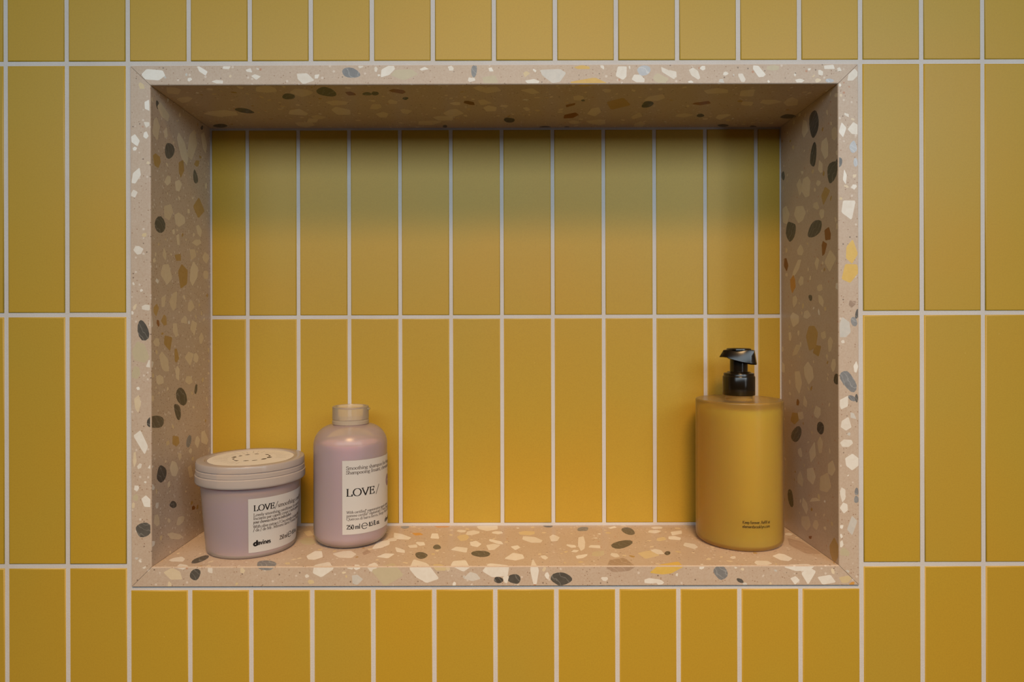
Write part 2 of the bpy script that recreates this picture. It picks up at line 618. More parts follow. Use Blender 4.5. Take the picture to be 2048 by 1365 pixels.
# measured chips: centre in the photograph, half width, half height, turn (clockwise degrees), kind of stone
CHIPS = """
305 149 22 12 0 w;403 140 15 6 35 w;453 134 9 7 0 w;513 154 11 6 8 w;500 141 8 5 0 w;437 164 12 4 0 w;380 159 5 4 0 w;611 158 21 11 20 w
701 146 22 11 4 g;775 142 18 10 -40 w;809 148 26 14 0 v;848 138 10 5 5 w;902 137 6 5 30 w;948 142 6 12 5 g;944 159 9 5 0 w
981 159 16 10 0 v;983 139 7 5 20 w;1066 164 14 6 0 w;1108 151 28 16 0 p;1165 135 16 4 0 Y;1177 164 40 9 0 Y;1243 147 12 16 5 w;1288 142 14 10 0 l;1278 158 13 8 10 w;1320 157 15 12 15 v;1335 145 20 6 40 w
1345 148 8 10 -20 w;1390 148 13 8 50 w;1406 136 7 5 0 w;1483 155 6 12 -25 w;1517 143 16 9 52 w;1547 136 16 6 0 v;1599 162 9 5 0 w;1660 161 9 5 0 l;1659 135 14 5 0 w;1381 164 6 4 0 w;1707 149 17 9 -50 w
294 210 6 15 0 w;293 249 7 6 0 w;292 271 5 7 0 w;270 280 9 12 0 w;272 353 8 18 15 w;269 388 8 9 0 w;275 500 10 9 0 w;293 615 10 6 0 w;286 663 14 20 -15 d;281 704 17 20 0 v;299 729 9 9 0 w;272 745 8 14 8 v;302 645 4 13 0 w
283 884 13 25 -22 w;293 1005 10 12 0 w;304 975 6 6 0 w;303 935 7 4 0 w;287 1060 16 16 0 d;269 918 4 16 0 c;275 808 8 16 0 c;271 996 5 10 0 v;311 845 17 13 -5 d
1685 260 7 14 0 w;1707 257 12 13 0 w;1707 295 8 13 0 l;1711 325 5 9 0 l;1689 355 5 15 -8 w;1697 415 18 24 0 w;1703 505 15 22 10 Y;1700 548 19 21 0 Y;1704 608 8 8 15 t;1708 644 6 11 -15 g;1714 628 4 10 15 d
1688 658 12 20 0 p;1696 764 25 14 55 g;1673 760 6 12 0 d;1704 797 10 5 25 g;1713 797 4 10 0 d;1688 806 10 18 0 w;1692 848 12 12 0 w;1711 736 5 12 0 w;1692 887 14 9 0 w;1705 925 14 14 0 w;1686 990 6 14 0 w;1688 1016 10 10 0 w;1713 984 4 8 0 g;1713 1000 5 9 0 g;1704 1054 12 18 0 p;1689 1106 10 9 0 v
315 209 3 9 -10 d;328 227 8 22 -28 c;311 258 8 22 0 c;339 301 10 16 0 d;384 289 11 29 5 c;364 296 8 30 -14 c;332 264 5 12 0 c;408 285 5 22 -8 c;314 320 8 14 0 y;362 337 6 18 0 y;391 354 5 15 -8 d;336 362 6 11 15 c;356 372 8 12 0 c;394 328 5 8 20 y;404 256 3 5 0 d
320 449 12 20 -8 d;337 425 9 19 0 c;360 439 11 13 0 c;398 415 10 20 0 y;398 461 5 14 -20 c;357 480 4 12 -8 c;394 486 9 7 0 c;385 509 8 11 0 c;412 516 7 13 0 c;329 509 5 12 0 c;332 549 12 26 0 c;366 553 11 26 -5 y;356 515 8 10 0 y;387 549 8 24 5 c;412 550 5 10 0 c
347 604 9 20 5 c;327 603 5 14 8 c;381 613 7 11 0 c;351 659 6 18 -6 c;368 641 7 9 0 c;387 654 6 20 10 c;402 678 5 12 0 c;316 647 3 8 0 o;335 684 9 18 0 y;329 641 6 12 0 y;312 620 6 13 0 y;328 725 9 22 -10 c;353 711 5 14 0 y;379 717 9 13 0 c;392 716 5 12 0 c;355 748 4 14 0 c;319 760 8 12 0 c;378 760 7 11 0 c;313 685 6 10 0 c
364 793 11 20 -25 d;355 823 7 19 -12 d;392 779 3 12 8 d;377 883 5 15 10 g;351 881 8 13 0 y;408 876 8 16 0 c;395 883 5 12 0 c;359 913 4 10 0 c;348 941 8 17 0 c;323 949 9 19 4 d;346 1010 7 8 0 d;387 1016 4 5 0 o;361 1042 7 13 35 c;350 1073 14 7 10 c;314 1042 6 12 0 c;382 944 8 14 0 c
1628 246 9 27 0 d;1627 309 7 26 5 d;1665 343 10 22 8 d;1677 326 7 11 15 d;1566 352 4 9 0 d;1650 296 8 20 0 c;1612 375 10 24 0 c;1599 375 6 20 0 c;1600 425 11 19 0 c;1572 431 8 17 0 c;1641 334 5 13 0 c;1610 258 6 22 0 c;1632 413 6 9 0 c;1644 428 6 10 0 c;1582 463 10 21 0 d;1631 459 12 20 25 d;1656 469 7 13 0 o;1648 497 7 14 5 o;1651 390 9 20 0 y;1637 366 5 7 0 c;1669 267 6 16 0 c
1572 529 5 12 -8 o;1662 520 12 22 0 c;1633 529 5 15 5 c;1593 537 5 18 22 c;1601 501 6 11 0 c;1586 569 6 16 0 O;1621 596 4 7 0 d;1639 576 6 8 0 c;1603 562 5 10 10 c;1590 602 5 12 8 c;1642 602 5 12 -15 c;1590 640 10 19 5 c;1614 630 9 8 0 c;1624 673 11 27 0 y;1580 672 3 10 0 c;1593 701 6 13 25 c;1660 690 6 16 0 c;1647 671 6 9 0 c;1635 703 9 12 0 y;1617 746 9 24 -4 c;1596 763 8 23 -10 c;1566 736 4 14 0 c;1667 731 5 14 0 c;1610 806 5 13 0 c;1635 825 7 14 0 c;1596 806 3 7 0 o;1601 832 6 10 0 c;1589 836 8 14 0 y
1593 868 10 17 20 d;1641 857 8 12 0 d;1640 889 5 17 0 c;1625 906 8 20 5 c;1600 906 5 11 -10 c;1622 953 9 20 0 c;1600 959 7 16 0 c;1663 936 8 15 0 c;1650 966 12 19 0 c;1581 996 6 20 -10 d;1630 1001 12 6 0 c;1609 1010 6 18 -16 c;1611 1047 9 17 0 c;1631 1050 6 10 0 c;1621 1075 4 4 0 o;1669 1101 10 26 0 y
347 181 20 8 15 c;444 226 32 7 0 c;490 222 20 5 10 d;441 252 14 4 0 d;576 193 14 7 0 d;532 179 25 7 0 c;598 225 22 7 0 c;605 185 24 8 0 c;370 199 16 6 0 c;625 241 16 5 0 c;653 184 20 9 8 d;734 188 10 4 0 d;750 187 8 4 0 d;797 183 18 4 5 o;811 197 7 3 0 d;672 206 22 6 0 c;683 223 24 8 5 c;752 214 16 6 -10 c;764 230 12 6 0 c;785 204 12 5 10 c;812 223 14 5 0 c;904 226 20 8 0 c;888 236 28 5 0 c;857 245 26 5 0 c;939 206 11 4 8 o;890 253 5 3 0 d;635 235 16 5 0 c;609 249 20 5 0 c;701 187 11 4 10 o;961 178 14 7 0 c;969 204 14 6 0 c;912 207 12 4 0 c
980 180 20 7 0 c;981 218 15 7 0 c;1060 182 19 6 5 c;1018 240 12 5 5 d;1089 255 13 3 0 d;1134 256 7 3 0 d;1140 210 11 4 -8 o;1141 232 16 6 -10 o;1157 196 13 5 0 c;1166 201 4 2 0 d;1190 223 14 8 -20 c;1194 245 20 6 0 c;1148 245 12 4 0 c;1237 208 30 14 0 y;1295 209 13 7 -12 d;1310 196 22 6 -12 c;1272 233 12 7 -15 c;1280 249 12 6 -20 c;1052 218 9 4 0 c;1007 212 9 4 0 c;1214 182 9 4 0 c
1496 186 20 8 0 c;1582 204 14 8 0 c;1576 233 17 5 -4 d;1401 231 8 4 0 d;1446 251 13 3 0 d;1369 231 18 4 0 c;1494 207 13 4 0 c;1404 207 20 4 -4 o;1432 182 26 7 0 c;1539 204 22 5 0 c;1445 233 16 5 -12 c;1506 254 9 3 0 d
401 1120 18 6 -20 d;354 1120 18 5 -3 w;363 1134 15 5 0 w;390 1150 12 13 0 d;346 1149 20 12 10 c;533 1131 20 12 -5 g;630 1112 20 9 -8 w;690 1110 22 8 -4 w;733 1105 10 5 -8 t;774 1113 19 5 -8 w;800 1102 13 6 15 w;761 1090 20 7 -18 w;802 1074 18 6 10 w;785 1080 10 4 0 w;835 1069 14 4 5 O;871 1073 13 6 0 w;810 1055 11 4 0 g;874 1095 8 6 0 d;842 1112 13 8 0 d;825 1093 10 4 0 w;841 1088 10 4 8 w;921 1100 21 6 0 w;884 1053 18 3 0 O;945 1066 15 5 -10 w;927 1076 13 7 0 e;950 1089 12 6 0 w;923 1063 9 3 0 w;614 1083 16 8 0 v;616 1067 13 6 0 c
644 1139 23 14 -15 w;714 1135 8 6 0 w;745 1135 12 9 -25 w;772 1145 30 26 0 v;714 1160 14 10 0 p;845 1145 33 18 32 w;880 1136 15 8 10 e;921 1132 19 11 0 w;945 1155 16 10 0 p
975 1056 20 6 0 w;994 1066 12 3 0 w;991 1084 16 4 12 w;984 1094 16 7 0 w;1031 1096 11 5 0 w;1065 1081 21 6 10 w;1108 1077 10 8 0 w;1096 1052 10 4 0 d;1166 1059 11 5 -5 g;1257 1063 14 7 20 d;1242 1090 28 8 -7 d;960 1108 20 7 5 d;1029 1115 22 8 -3 w;1088 1115 9 4 15 w;1163 1087 7 16 -8 w;1163 1113 14 4 -12 w;1143 1093 12 3 8 w;1190 1094 13 4 4 w;1150 1103 9 3 0 w;1196 1108 14 7 0 v;1055 1067 18 5 0 e;1229 1111 9 4 12 w;1294 1110 24 8 0 e;1316 1104 13 5 12 w;1335 1107 6 4 0 d;1309 1064 12 3 0 w;1323 1079 13 4 -5 e;1315 1056 11 3 0 w;1225 1056 9 3 0 w
993 1140 26 14 5 w;1029 1159 13 10 0 d;997 1161 10 7 0 d;1012 1159 6 9 0 w;1069 1144 10 28 -6 w;1124 1158 21 13 0 d;1237 1133 30 15 0 t;1335 1137 32 14 -10 Y;1305 1163 18 6 0 w;1320 1166 8 5 0 w
1352 1067 17 5 -8 w;1347 1077 16 4 6 w;1381 1092 18 6 10 w;1564 1115 18 6 10 w;1525 1127 18 7 5 w;1466 1116 6 3 0 w;1603 1094 40 11 28 t;1578 1069 8 3 0 w
1442 1145 15 15 -20 g;1480 1162 9 4 22 d;1601 1136 28 7 0 w;1619 1150 14 18 8 w;1590 1161 11 9 0 w;1654 1159 19 10 0 w;1691 1159 16 9 0 e;1705 1168 7 3 -25 O
"""
rnd = random.Random(11)
placed = {k: [] for k in range(len(FACES))}
for tok in CHIPS.replace('\n', ';').split(';'):
    if not tok.strip():
        continue
    w = tok.split()
    u, v, a, b, ang = map(float, w[:5])
    kind = w[5]
    pts = outline(rnd, a, b, ang, kind in 'wcpeyYvOot')
    for fi, f in enumerate(FACES):
        c0 = on_face(f, u, v)
        if c0 is None:
            continue
        # a face takes the chip when the chip, seen on that face, lies at least partly inside it
        pl = [on_face(f, u + x, v + y) for x, y in pts]
        if any(p is None for p in pl):
            continue
        if area2(pl) < 0:
            pl = pl[::-1]
        cl = clip(pl, f['poly'])
        if len(cl) > 2 and area2(cl) > 1.2e-6 and max(abs(p[0] - c0[0]) + abs(p[1] - c0[1]) for p in pl) < 0.06:
            add_chip(f, cl, kind)
            cx, cy = sum(p[0] for p in cl) / len(cl), sum(p[1] for p in cl) / len(cl)
            placed[fi].append((cx, cy, math.sqrt(area2(cl) / math.pi) * 1.25))

# smaller loose chips between the measured ones, spread over every face
for fi, f in enumerate(FACES):
    xs, ys = [p[0] for p in f['poly']], [p[1] for p in f['poly']]
    area = area2(f['poly'])
    want = int(area * 1e4 * (0.30 if fi < 4 else 0.22))
    tries = 0
    while want > 0 and tries < 6000:
        tries += 1
        x, y = rnd.uniform(min(xs), max(xs)), rnd.uniform(min(ys), max(ys))
        a = rnd.uniform(0.0011, 0.0030)
        if any((x - px) ** 2 + (y - py) ** 2 < (pr + a) ** 2 for px, py, pr in placed[fi]):
            continue
        kind = rnd.choice('wwwwwwppcce') if fi < 4 else rnd.choice('wcccccceey')
        pl = [(x + p, y + q) for p, q in outline(rnd, a, a * rnd.uniform(0.5, 0.95), rnd.uniform(0, 180), kind in 'wcpeyv')]
        cl = clip(pl, f['poly'])
        if len(cl) > 2 and area2(cl) > 0.8e-6:
            add_chip(f, cl, kind)
            placed[fi].append((x, y, a))
            want -= 1


# ------------------------------------------------------------------ lettering: a small pen-stroke alphabet
def A(cx, cy, rx, ry, a0, a1, n=12):
    return [(cx + rx * math.cos(R(a0 + (a1 - a0) * k / n)), cy + ry * math.sin(R(a0 + (a1 - a0) * k / n))) for k in range(n + 1)]


X, C_, AS, DS = 0.42, 0.66, 0.70, -0.21
# glyph: (advance, strokes, serifs as (x, y, half width))
GL = {
    'a': (.40, [A(.19, .30, .12, .12, 160, 0) + [(.31, .05), (.35, .0)], A(.17, .12, .12, .12, 60, 330)], []),
    'b': (.49, [[(.09, AS), (.09, .02)], A(.25, .20, .17, .21, 150, -160)], [(.06, AS, .03)]),
    'c': (.41, [A(.23, .20, .17, .21, 45, 315)], []),
    'd': (.49, [[(.39, AS), (.39, 0)], A(.23, .20, .17, .21, 30, 340)], [(.36, AS, .03), (.42, 0, .04)]),
    'e': (.42, [[(.07, .23), (.36, .23)] + A(.22, .21, .155, .21, 8, 320)], []),
    'f': (.30, [A(.25, .57, .12, .13, 40, 180) + [(.13, 0)], [(.03, X), (.27, X)]], [(.13, 0, .09)]),
    'g': (.44, [A(.20, .28, .13, .14, 0, 360), A(.20, -.08, .17, .11, 0, 360), [(.12, .16), (.09, .06), (.3, .03)], [(.31, .38), (.42, .40)]], []),
    'h': (.50, [[(.09, AS), (.09, 0)], [(.09, .28)] + A(.25, .26, .14, .16, 150, 0) + [(.39, 0)]], [(.06, AS, .03), (.09, 0, .08), (.39, 0, .08)]),
    'i': (.25, [[(.12, X), (.12, 0)], A(.12, .60, .025, .025, 0, 360, 6)], [(.09, X, .04), (.12, 0, .08)]),
    'j': (.25, [[(.13, X), (.13, -.12), (.05, -.2)], A(.13, .60, .025, .025, 0, 360, 6)], [(.09, X, .04)]),
    'k': (.47, [[(.09, AS), (.09, 0)], [(.36, X), (.10, .2), (.42, 0)]], [(.06, AS, .03), (.09, 0, .07), (.37, X, .07)]),
    'l': (.24, [[(.12, AS), (.12, 0)]], [(.09, AS, .04), (.12, 0, .08)]),
    'm': (.75, [[(.09, X), (.09, 0)], [(.09, .28)] + A(.23, .26, .14, .16, 150, 0) + [(.37, 0)], [(.37, .28)] + A(.51, .26, .14, .16, 150, 0) + [(.65, 0)]], [(.06, X, .03), (.09, 0, .07), (.37, 0, .07), (.65, 0, .07)]),
    'n': (.50, [[(.09, X), (.09, 0)], [(.09, .28)] + A(.25, .26, .14, .16, 150, 0) + [(.39, 0)]], [(.06, X, .03), (.09, 0, .08), (.39, 0, .08)]),
    'o': (.48, [A(.24, .21, .185, .215, 0, 360, 18)], []),
    'p': (.49, [[(.09, X), (.09, DS)], A(.25, .20, .17, .21, 150, -160)], [(.06, X, .03), (.09, DS, .08)]),
    'q': (.49, [[(.40, X), (.40, DS)], A(.24, .20, .17, .21, 30, 340)], [(.40, DS, .08)]),
    'r': (.35, [[(.09, X), (.09, 0)], [(.09, .26)] + A(.23, .29, .13, .12, 140, 50)], [(.06, X, .03), (.09, 0, .08)]),
    's': (.36, [A(.18, .315, .11, .095, 40, 240) + A(.18, .11, .13, .105, 70, -140)], []),
    't': (.29, [[(.13, .53), (.13, .08)] + A(.20, .08, .07, .08, 180, 310), [(.03, X), (.26, X)]], []),
    'u': (.49, [[(.09, X), (.09, .14)] + A(.22, .14, .13, .14, 180, 330), [(.38, X), (.38, 0)]], [(.06, X, .04), (.35, X, .04), (.41, 0, .04)]),
    'v': (.44, [[(.06, X), (.22, 0), (.38, X)]], [(.06, X, .06), (.38, X, .06)]),
    'w': (.66, [[(.05, X), (.19, 0), (.33, X), (.47, 0), (.61, X)]], [(.06, X, .06), (.60, X, .06)]),
    'x': (.44, [[(.06, X), (.38, 0)], [(.38, X), (.06, 0)]], [(.07, X, .06), (.37, X, .05), (.06, 0, .06), (.38, 0, .06)]),
    'y': (.43, [[(.06, X), (.22, .02)], [(.38, X), (.17, -.16), (.06, -.2)]], [(.06, X, .06), (.38, X, .05)]),
    'z': (.40, [[(.06, .36), (.06, X), (.34, X), (.05, 0), (.35, 0), (.36, .08)]], []),
    'L': (.57, [[(.14, C_), (.14, 0), (.50, 0), (.53, .14)]], [(.14, C_, .10), (.10, 0, .06)]),
    'O': (.78, [A(.39, .33, .33, .345, 0, 360, 28)], []),
    'V': (.68, [[(.06, C_), (.34, -.01), (.62, C_)]], [(.08, C_, .10), (.61, C_, .09)]),
    'E': (.60, [[(.14, C_), (.14, 0)], [(.50, .55), (.49, C_), (.14, C_)], [(.14, 0), (.50, 0), (.54, .14)], [(.14, .35), (.42, .35)], [(.42, .27), (.42, .43)]], [(.10, C_, .06), (.10, 0, .06)]),
    'S': (.46, [A(.22, .49, .15, .165, 30, 250) + A(.23, .17, .17, .175, 75, -150), [(.36, .52), (.37, .65)], [(.05, .16), (.06, .0)]], []),
    'W': (.92, [[(.05, C_), (.25, 0), (.46, C_), (.67, 0), (.87, C_)]], [(.07, C_, .08), (.86, C_, .07)]),
    'F': (.55, [[(.14, C_), (.14, 0)], [(.48, .54), (.47, C_), (.14, C_)], [(.14, .35), (.40, .35)]], [(.10, C_, .06), (.14, 0, .10)]),
    'D': (.74, [[(.14, C_), (.14, 0)], [(.14, C_), (.3, C_)] + A(.32, .33, .34, .33, 90, -90, 16) + [(.14, 0)]], [(.10, C_, .05), (.10, 0, .05)]),
    'M': (.86, [[(.12, 0), (.14, C_), (.43, .05), (.72, C_), (.74, 0)]], [(.12, C_, .06), (.74, C_, .07), (.12, 0, .08), (.75, 0, .10)]),
    'C': (.66, [A(.37, .33, .31, .345, 48, 312, 20), [(.58, .48), (.59, .64)]], []),
    'Q': (.78, [A(.39, .33, .33, .345, 0, 360, 28), [(.36, .0), (.56, -.14), (.78, -.17)]], []),
    'B': (.60, [[(.14, C_), (.14, 0)], [(.14, C_), (.28, C_)] + A(.29, .505, .17, .155, 90, -90) + [(.14, .35)], [(.28, .35)] + A(.30, .175, .21, .175, 90, -90) + [(.14, 0)]], [(.10, C_, .05), (.10, 0, .05)]),
    'T': (.62, [[(.31, C_), (.31, 0)], [(.05, .52), (.06, C_), (.56, C_), (.57, .52)]], [(.31, 0, .10)]),
    'P': (.55, [[(.14, C_), (.14, 0)], [(.14, C_), (.28, C_)] + A(.29, .48, .19, .18, 90, -90) + [(.14, .30)]], [(.10, C_, .05), (.14, 0, .10)]),
    'R': (.62, [[(.14, C_), (.14, 0)], [(.14, C_), (.28, C_)] + A(.29, .49, .18, .17, 90, -90) + [(.14, .32)], [(.28, .32), (.58, 0)]], [(.10, C_, .05), (.14, 0, .09), (.58, 0, .05)]),
    'K': (.66, [[(.14, C_), (.14, 0)], [(.56, C_), (.15, .31), (.6, 0)]], [(.14, C_, .09), (.14, 0, .09), (.55, C_, .08), (.6, 0, .06)]),
    '0': (.48, [A(.24, .32, .18, .33, 0, 360, 22)], []),
    '2': (.47, [A(.23, .48, .16, .17, 165, -20) + [(.07, .02), (.42, .02), (.44, .10)]], []),
    '5': (.46, [[(.40, .64), (.14, .64), (.11, .38)] + A(.21, .20, .19, .20, 110, -150)], []),
    '8': (.47, [A(.235, .49, .145, .15, 0, 360, 16), A(.235, .17, .175, .18, 0, 360, 18)], []),
    '.': (.22, [A(.11, .03, .028, .028, 0, 360, 6)], []),
    ',': (.22, [[(.12, .05), (.12, .01), (.07, -.10)]], []),
    '/': (.36, [[(.05, -.12), (.31, .74)]], []),
    '*': (.30, [[(.15, .70), (.15, .46)], [(.05, .64), (.25, .52)], [(.05, .52), (.25, .64)]], []),
    ' ': (.22, [], []),
    # the estimated-quantity mark: a wide round e
    '@': (.86, [[(.10, .33), (.74, .33)] + A(.42, .33, .33, .36, 3, 320, 26)], []),
}
for ch, base in (('é', 'e'), ('ê', 'e')):
    adv, st, se = GL[base]
    GL[ch] = (adv, st + ([[(.2, .50), (.30, .64)]] if ch == 'é' else [[(.1, .5), (.21, .62), (.32, .5)]]), se)


def text_quads(txt, x, z, width, em, thick=0.105, thin=0.045, serif=True, track=0.0, slant=0.0):
    """flat quads (x, z) of a line set from x on baseline z, stretched to the given width"""
    adv = sum(GL[c][0] + track for c in txt) - track
    sx = width / adv
    quads, pen = [], 0.0

    def seg(p, q, tw, tn):
        dx, dz = (q[0] - p[0]) * sx, (q[1] - p[1]) * em
        L = math.hypot(dx, dz)
        if L < 1e-9:
            return
        tx, tz = dx / L, dz / L
        # oval pen: broad across upright strokes, fine across level ones
        hw = 0.5 * em * math.hypot(tw * tz, tn * tx)
        nx, nz = -tz * hw, tx * hw
        ex, ez = tx * hw * 0.35, tz * hw * 0.35
        k = max(1, int(L / 0.0011))
        for s in range(k):
            f0, f1 = s / k, (s + 1) / k
            a = (x + p[0] * sx + dx * f0 - (ex if s == 0 else 0), z + p[1] * em + dz * f0 - (ez if s == 0 else 0))
            b = (x + p[0] * sx + dx * f1 + (ex if s == k - 1 else 0), z + p[1] * em + dz * f1 + (ez if s == k - 1 else 0))
            quads.append([(a[0] + nx, a[1] + nz), (a[0] - nx, a[1] - nz), (b[0] - nx, b[1] - nz), (b[0] + nx, b[1] + nz)])

    for c in txt:
        a, strokes, serifs = GL[c]
        for st in strokes:
            for p, q in zip(st, st[1:]):
                seg((pen + p[0] + slant * p[1], p[1]), (pen + q[0] + slant * q[1], q[1]), thick, thin)
        if serif:
            for px, pz, hw in serifs:
                seg((pen + px - hw, pz), (pen + px + hw, pz), thick, thin)
        pen += a + track
    return quads


def wrap(quads, radius, off):
    """bend flat (arc length, z) quads round a vertical axis; radius(z) gives the wall there"""
    verts, faces = [], []
    for q in quads:
        b = len(verts)
        for a, z in q:
            r = radius(z)
            ph = a / RREF[0]
            verts.append(((r + off) * math.sin(ph), -(r + off) * math.cos(ph), z))
        faces.append((b, b + 1, b + 2, b + 3))
    return verts, faces


RREF = [1.0]


def lettering(parent, quads, radius, off, mat):
    v, f = wrap(quads, radius, off)
    m = mesh_from('lettering', v, f)
    bm = bmesh.new()
    bm.from_mesh(m)
    for fc in bm.faces:
        c = fc.calc_center_median()
        if fc.normal.x * c.x + fc.normal.y * c.y < 0:
            fc.normal_flip()
    bm.to_mesh(m)
    bm.free()
    return link('lettering', m, mat, parent)


def label_mesh(radius, a0, a1, z0, z1, off, th=0.00009, n=48):
    verts, faces = [], []
    for i in range(n + 1):
        ph = R(a0 + (a1 - a0) * i / n)
        for z, o in ((z0, off), (z1, off), (z1, off - th), (z0, off - th)):
            r = radius(z) + o
            verts.append((r * math.sin(ph), -r * math.cos(ph), z))
    for i in range(n):
        for k in range(4):
            a, b = i * 4 + k, i * 4 + (k + 1) % 4
            faces.append((a, a + 4, b + 4, b))
    faces += [(0, 1, 2, 3), (4 * n + 3, 4 * n + 2, 4 * n + 1, 4 * n)]
    m = mesh_from('label', verts, faces)
    bm = bmesh.new()
    bm.from_mesh(m)
    bmesh.ops.recalc_face_normals(bm, faces=bm.faces)
    for fc in bm.faces:
        fc.smooth = fc.calc_area() > 1e-6
    for e in bm.edges:
        if len(e.link_faces) == 2 and e.calc_face_angle(0) > R(40):
            e.smooth = False
    bm.to_mesh(m)
    bm.free()
    return m


mm = 0.001
M_PAPER = plain('white_paper_label', lin(204, 200, 197), 0.55)
M_INK = plain('black_print', lin(34, 30, 30), 0.6, 0.2)
M_INK2 = plain('grey_brown_print', lin(84, 72, 68), 0.6, 0.2)
M_MAUVE = plain('mauve_print', lin(150, 130, 140), 0.6, 0.2)
M_FROST = frosted('frosted_milky_plastic', lin(236, 222, 208), 0.50, 0.26, 0.3)
M_LID = frosted('translucent_lid_plastic', lin(246, 234, 226), 0.34, 0.2, 0.35)
M_CAP = frosted('translucent_cap_plastic', lin(252, 240, 212), 0.5, 0.22, 0.4)
M_LILAC = contents('lilac_shampoo', lin(206, 152, 198), 0.006)
M_CREAM = contents('lilac_cream', lin(202, 148, 194), 0.005)
M_AMBER = contents('amber_soap', lin(250, 196, 40), 0.10)
M_FROSTP = frosted('frosted_clear_plastic', lin(246, 208, 120), 0.62, 0.30, 0.5)
M_BLACK = plain('black_gloss_plastic', lin(28, 21, 12), 0.2)


def mmp(prof):
    return [(r * mm, z * mm) for r, z in prof]


def shell(outer, t):
    """outer wall profile from bottom pole upward, returned as a closed skin with thickness t (mm)"""
    inner = []
    for k, (r, z) in enumerate(outer):
        inner.append((max(r - t, 0), z))
    return outer, inner


# ------------------------------------------------------------------ shampoo bottle
def shampoo_bottle():
    root = empty('shampoo_bottle', (-133.1 * mm, 64.7 * mm, IN_B + 0.1 * mm))
    tag(root, 'tall frosted bottle of lilac shampoo with white label beside the low tub', 'bottle')
    Rb = 31.6
    out = [(0, 0.8), (16, 0.8), (19, 0.0), (21, 0.0)] + arc_pts(21.6, 10, 10.0, -80, 0, 10) + [(Rb, 30), (Rb, 60), (Rb, 82)]
    out += [(15.2 + (Rb - 15.2) * math.cos(R(t)), 84 + 17.2 * math.sin(R(t))) for t in range(6, 85, 6)] + [(15.2, 101.4), (14.2, 102.5), (14.2, 106)]
    link('body', lathe('body', mmp(out)), M_FROST, root)
    fill = [(0, 2)] + [(r - 1.1, max(z, 0) + 1.2) for r, z in out if r > 18.5 and z < 80] + [(Rb - 1.1, 84)]
    fill += [(15.2 + (Rb - 1.1 - 15.2) * math.cos(R(t)), 84 + 15.4 * math.sin(R(t))) for t in (6, 10)]
    fill += [(0, fill[-1][1])]
    tag(link('contents', lathe('contents', mmp(fill)), M_LILAC, root), 'lilac shampoo seen through the wall')
    cap = [(0, 115.2), (11.5, 115.2), (12.6, 116.0), (13.2, 117.2), (15.0, 117.3), (15.6, 116.8), (15.7, 106.4), (15.35, 106.0), (15.35, 105.3), (15.8, 104.9), (15.8, 102.2), (15.3, 101.9), (14.6, 102.0)]
    c = link('cap', lathe('cap', mmp(cap)), M_CAP, root)
    nub = box_bm(14.9 * mm, 16.7 * mm, -3 * mm, 3 * mm, 113.6 * mm, 115.6 * mm)
    bmesh.ops.bevel(nub, geom=list(nub.edges), offset=0.5 * mm, segments=2, affect='EDGES')
    link('thumb_tab', bm_to('thumb_tab', nub, True), M_CAP, c)
    rad = lambda z: Rb * mm
    RREF[0] = Rb * mm
    lab = link('label', label_mesh(rad, 0.3, 172, 13.8 * mm, 75.2 * mm, 0.16 * mm), M_PAPER, root)
    T = lambda s, x, z, w, em, **k: lettering(lab, text_quads(s, x * mm, z * mm, w * mm, em * mm, **k), rad, 0.22 * mm, k2)
    k2 = M_INK2
    T('Smoothing shampoo for frizzy', 3.4, 67.7, 50.5, 4.3)
    T('Shampooing lissant, cheveux rebelles', 3.4, 64.0, 60, 4.3)
    k2 = M_INK
    T('LOVE', 3.2, 45.7, 25.2, 9.0, thick=0.125, thin=0.05)
    T('/', 29.0, 45.7, 5.0, 9.0, thick=0.06, thin=0.04)
    k2 = M_INK2
    T('With certified* regenerative apple extract', 3.6, 31.2, 46.5, 3.3, thick=.1)
    T('pomme certifié* régénératif. From De Ma', 3.6, 28.4, 48, 3.3, thick=.1)
    T('Quercus di barra ferros, Borgo Val di Taro', 3.6, 25.6, 51, 3.3, thick=.1)
    k2 = M_INK
    T('250 ml', 3.6, 18.2, 11.2, 5.5, thick=.12, thin=.05)
    T('@', 15.4, 17.6, 6.4, 6.6, thick=.10, thin=.07)
    T('8.5 fl. oz.', 22.4, 18.6, 11.6, 5.5, thick=.12, thin=.05)
    T('davines', 42.2, 17.6, 17, 5.2, thick=.16, thin=.13, serif=False)
    ring = []
    for q in range(40):
        a0, a1 = R(q * 9), R(q * 9 + 9)
        ring.append([((50.2 + 5.2 * math.cos(a0)) * mm, (52.5 + 5.2 * math.sin(a0)) * mm), ((50.2 + 5.2 * math.cos(a1)) * mm, (52.5 + 5.2 * math.sin(a1)) * mm),
                     ((50.2 + 1.2 * math.cos(a1)) * mm, (52.5 + 1.2 * math.sin(a1)) * mm), ((50.2 + 1.2 * math.cos(a0)) * mm, (52.5 + 1.2 * math.sin(a0)) * mm)])
    lettering(lab, ring, rad, 0.22 * mm, M_MAUVE).name = 'printed_ring'
    return root


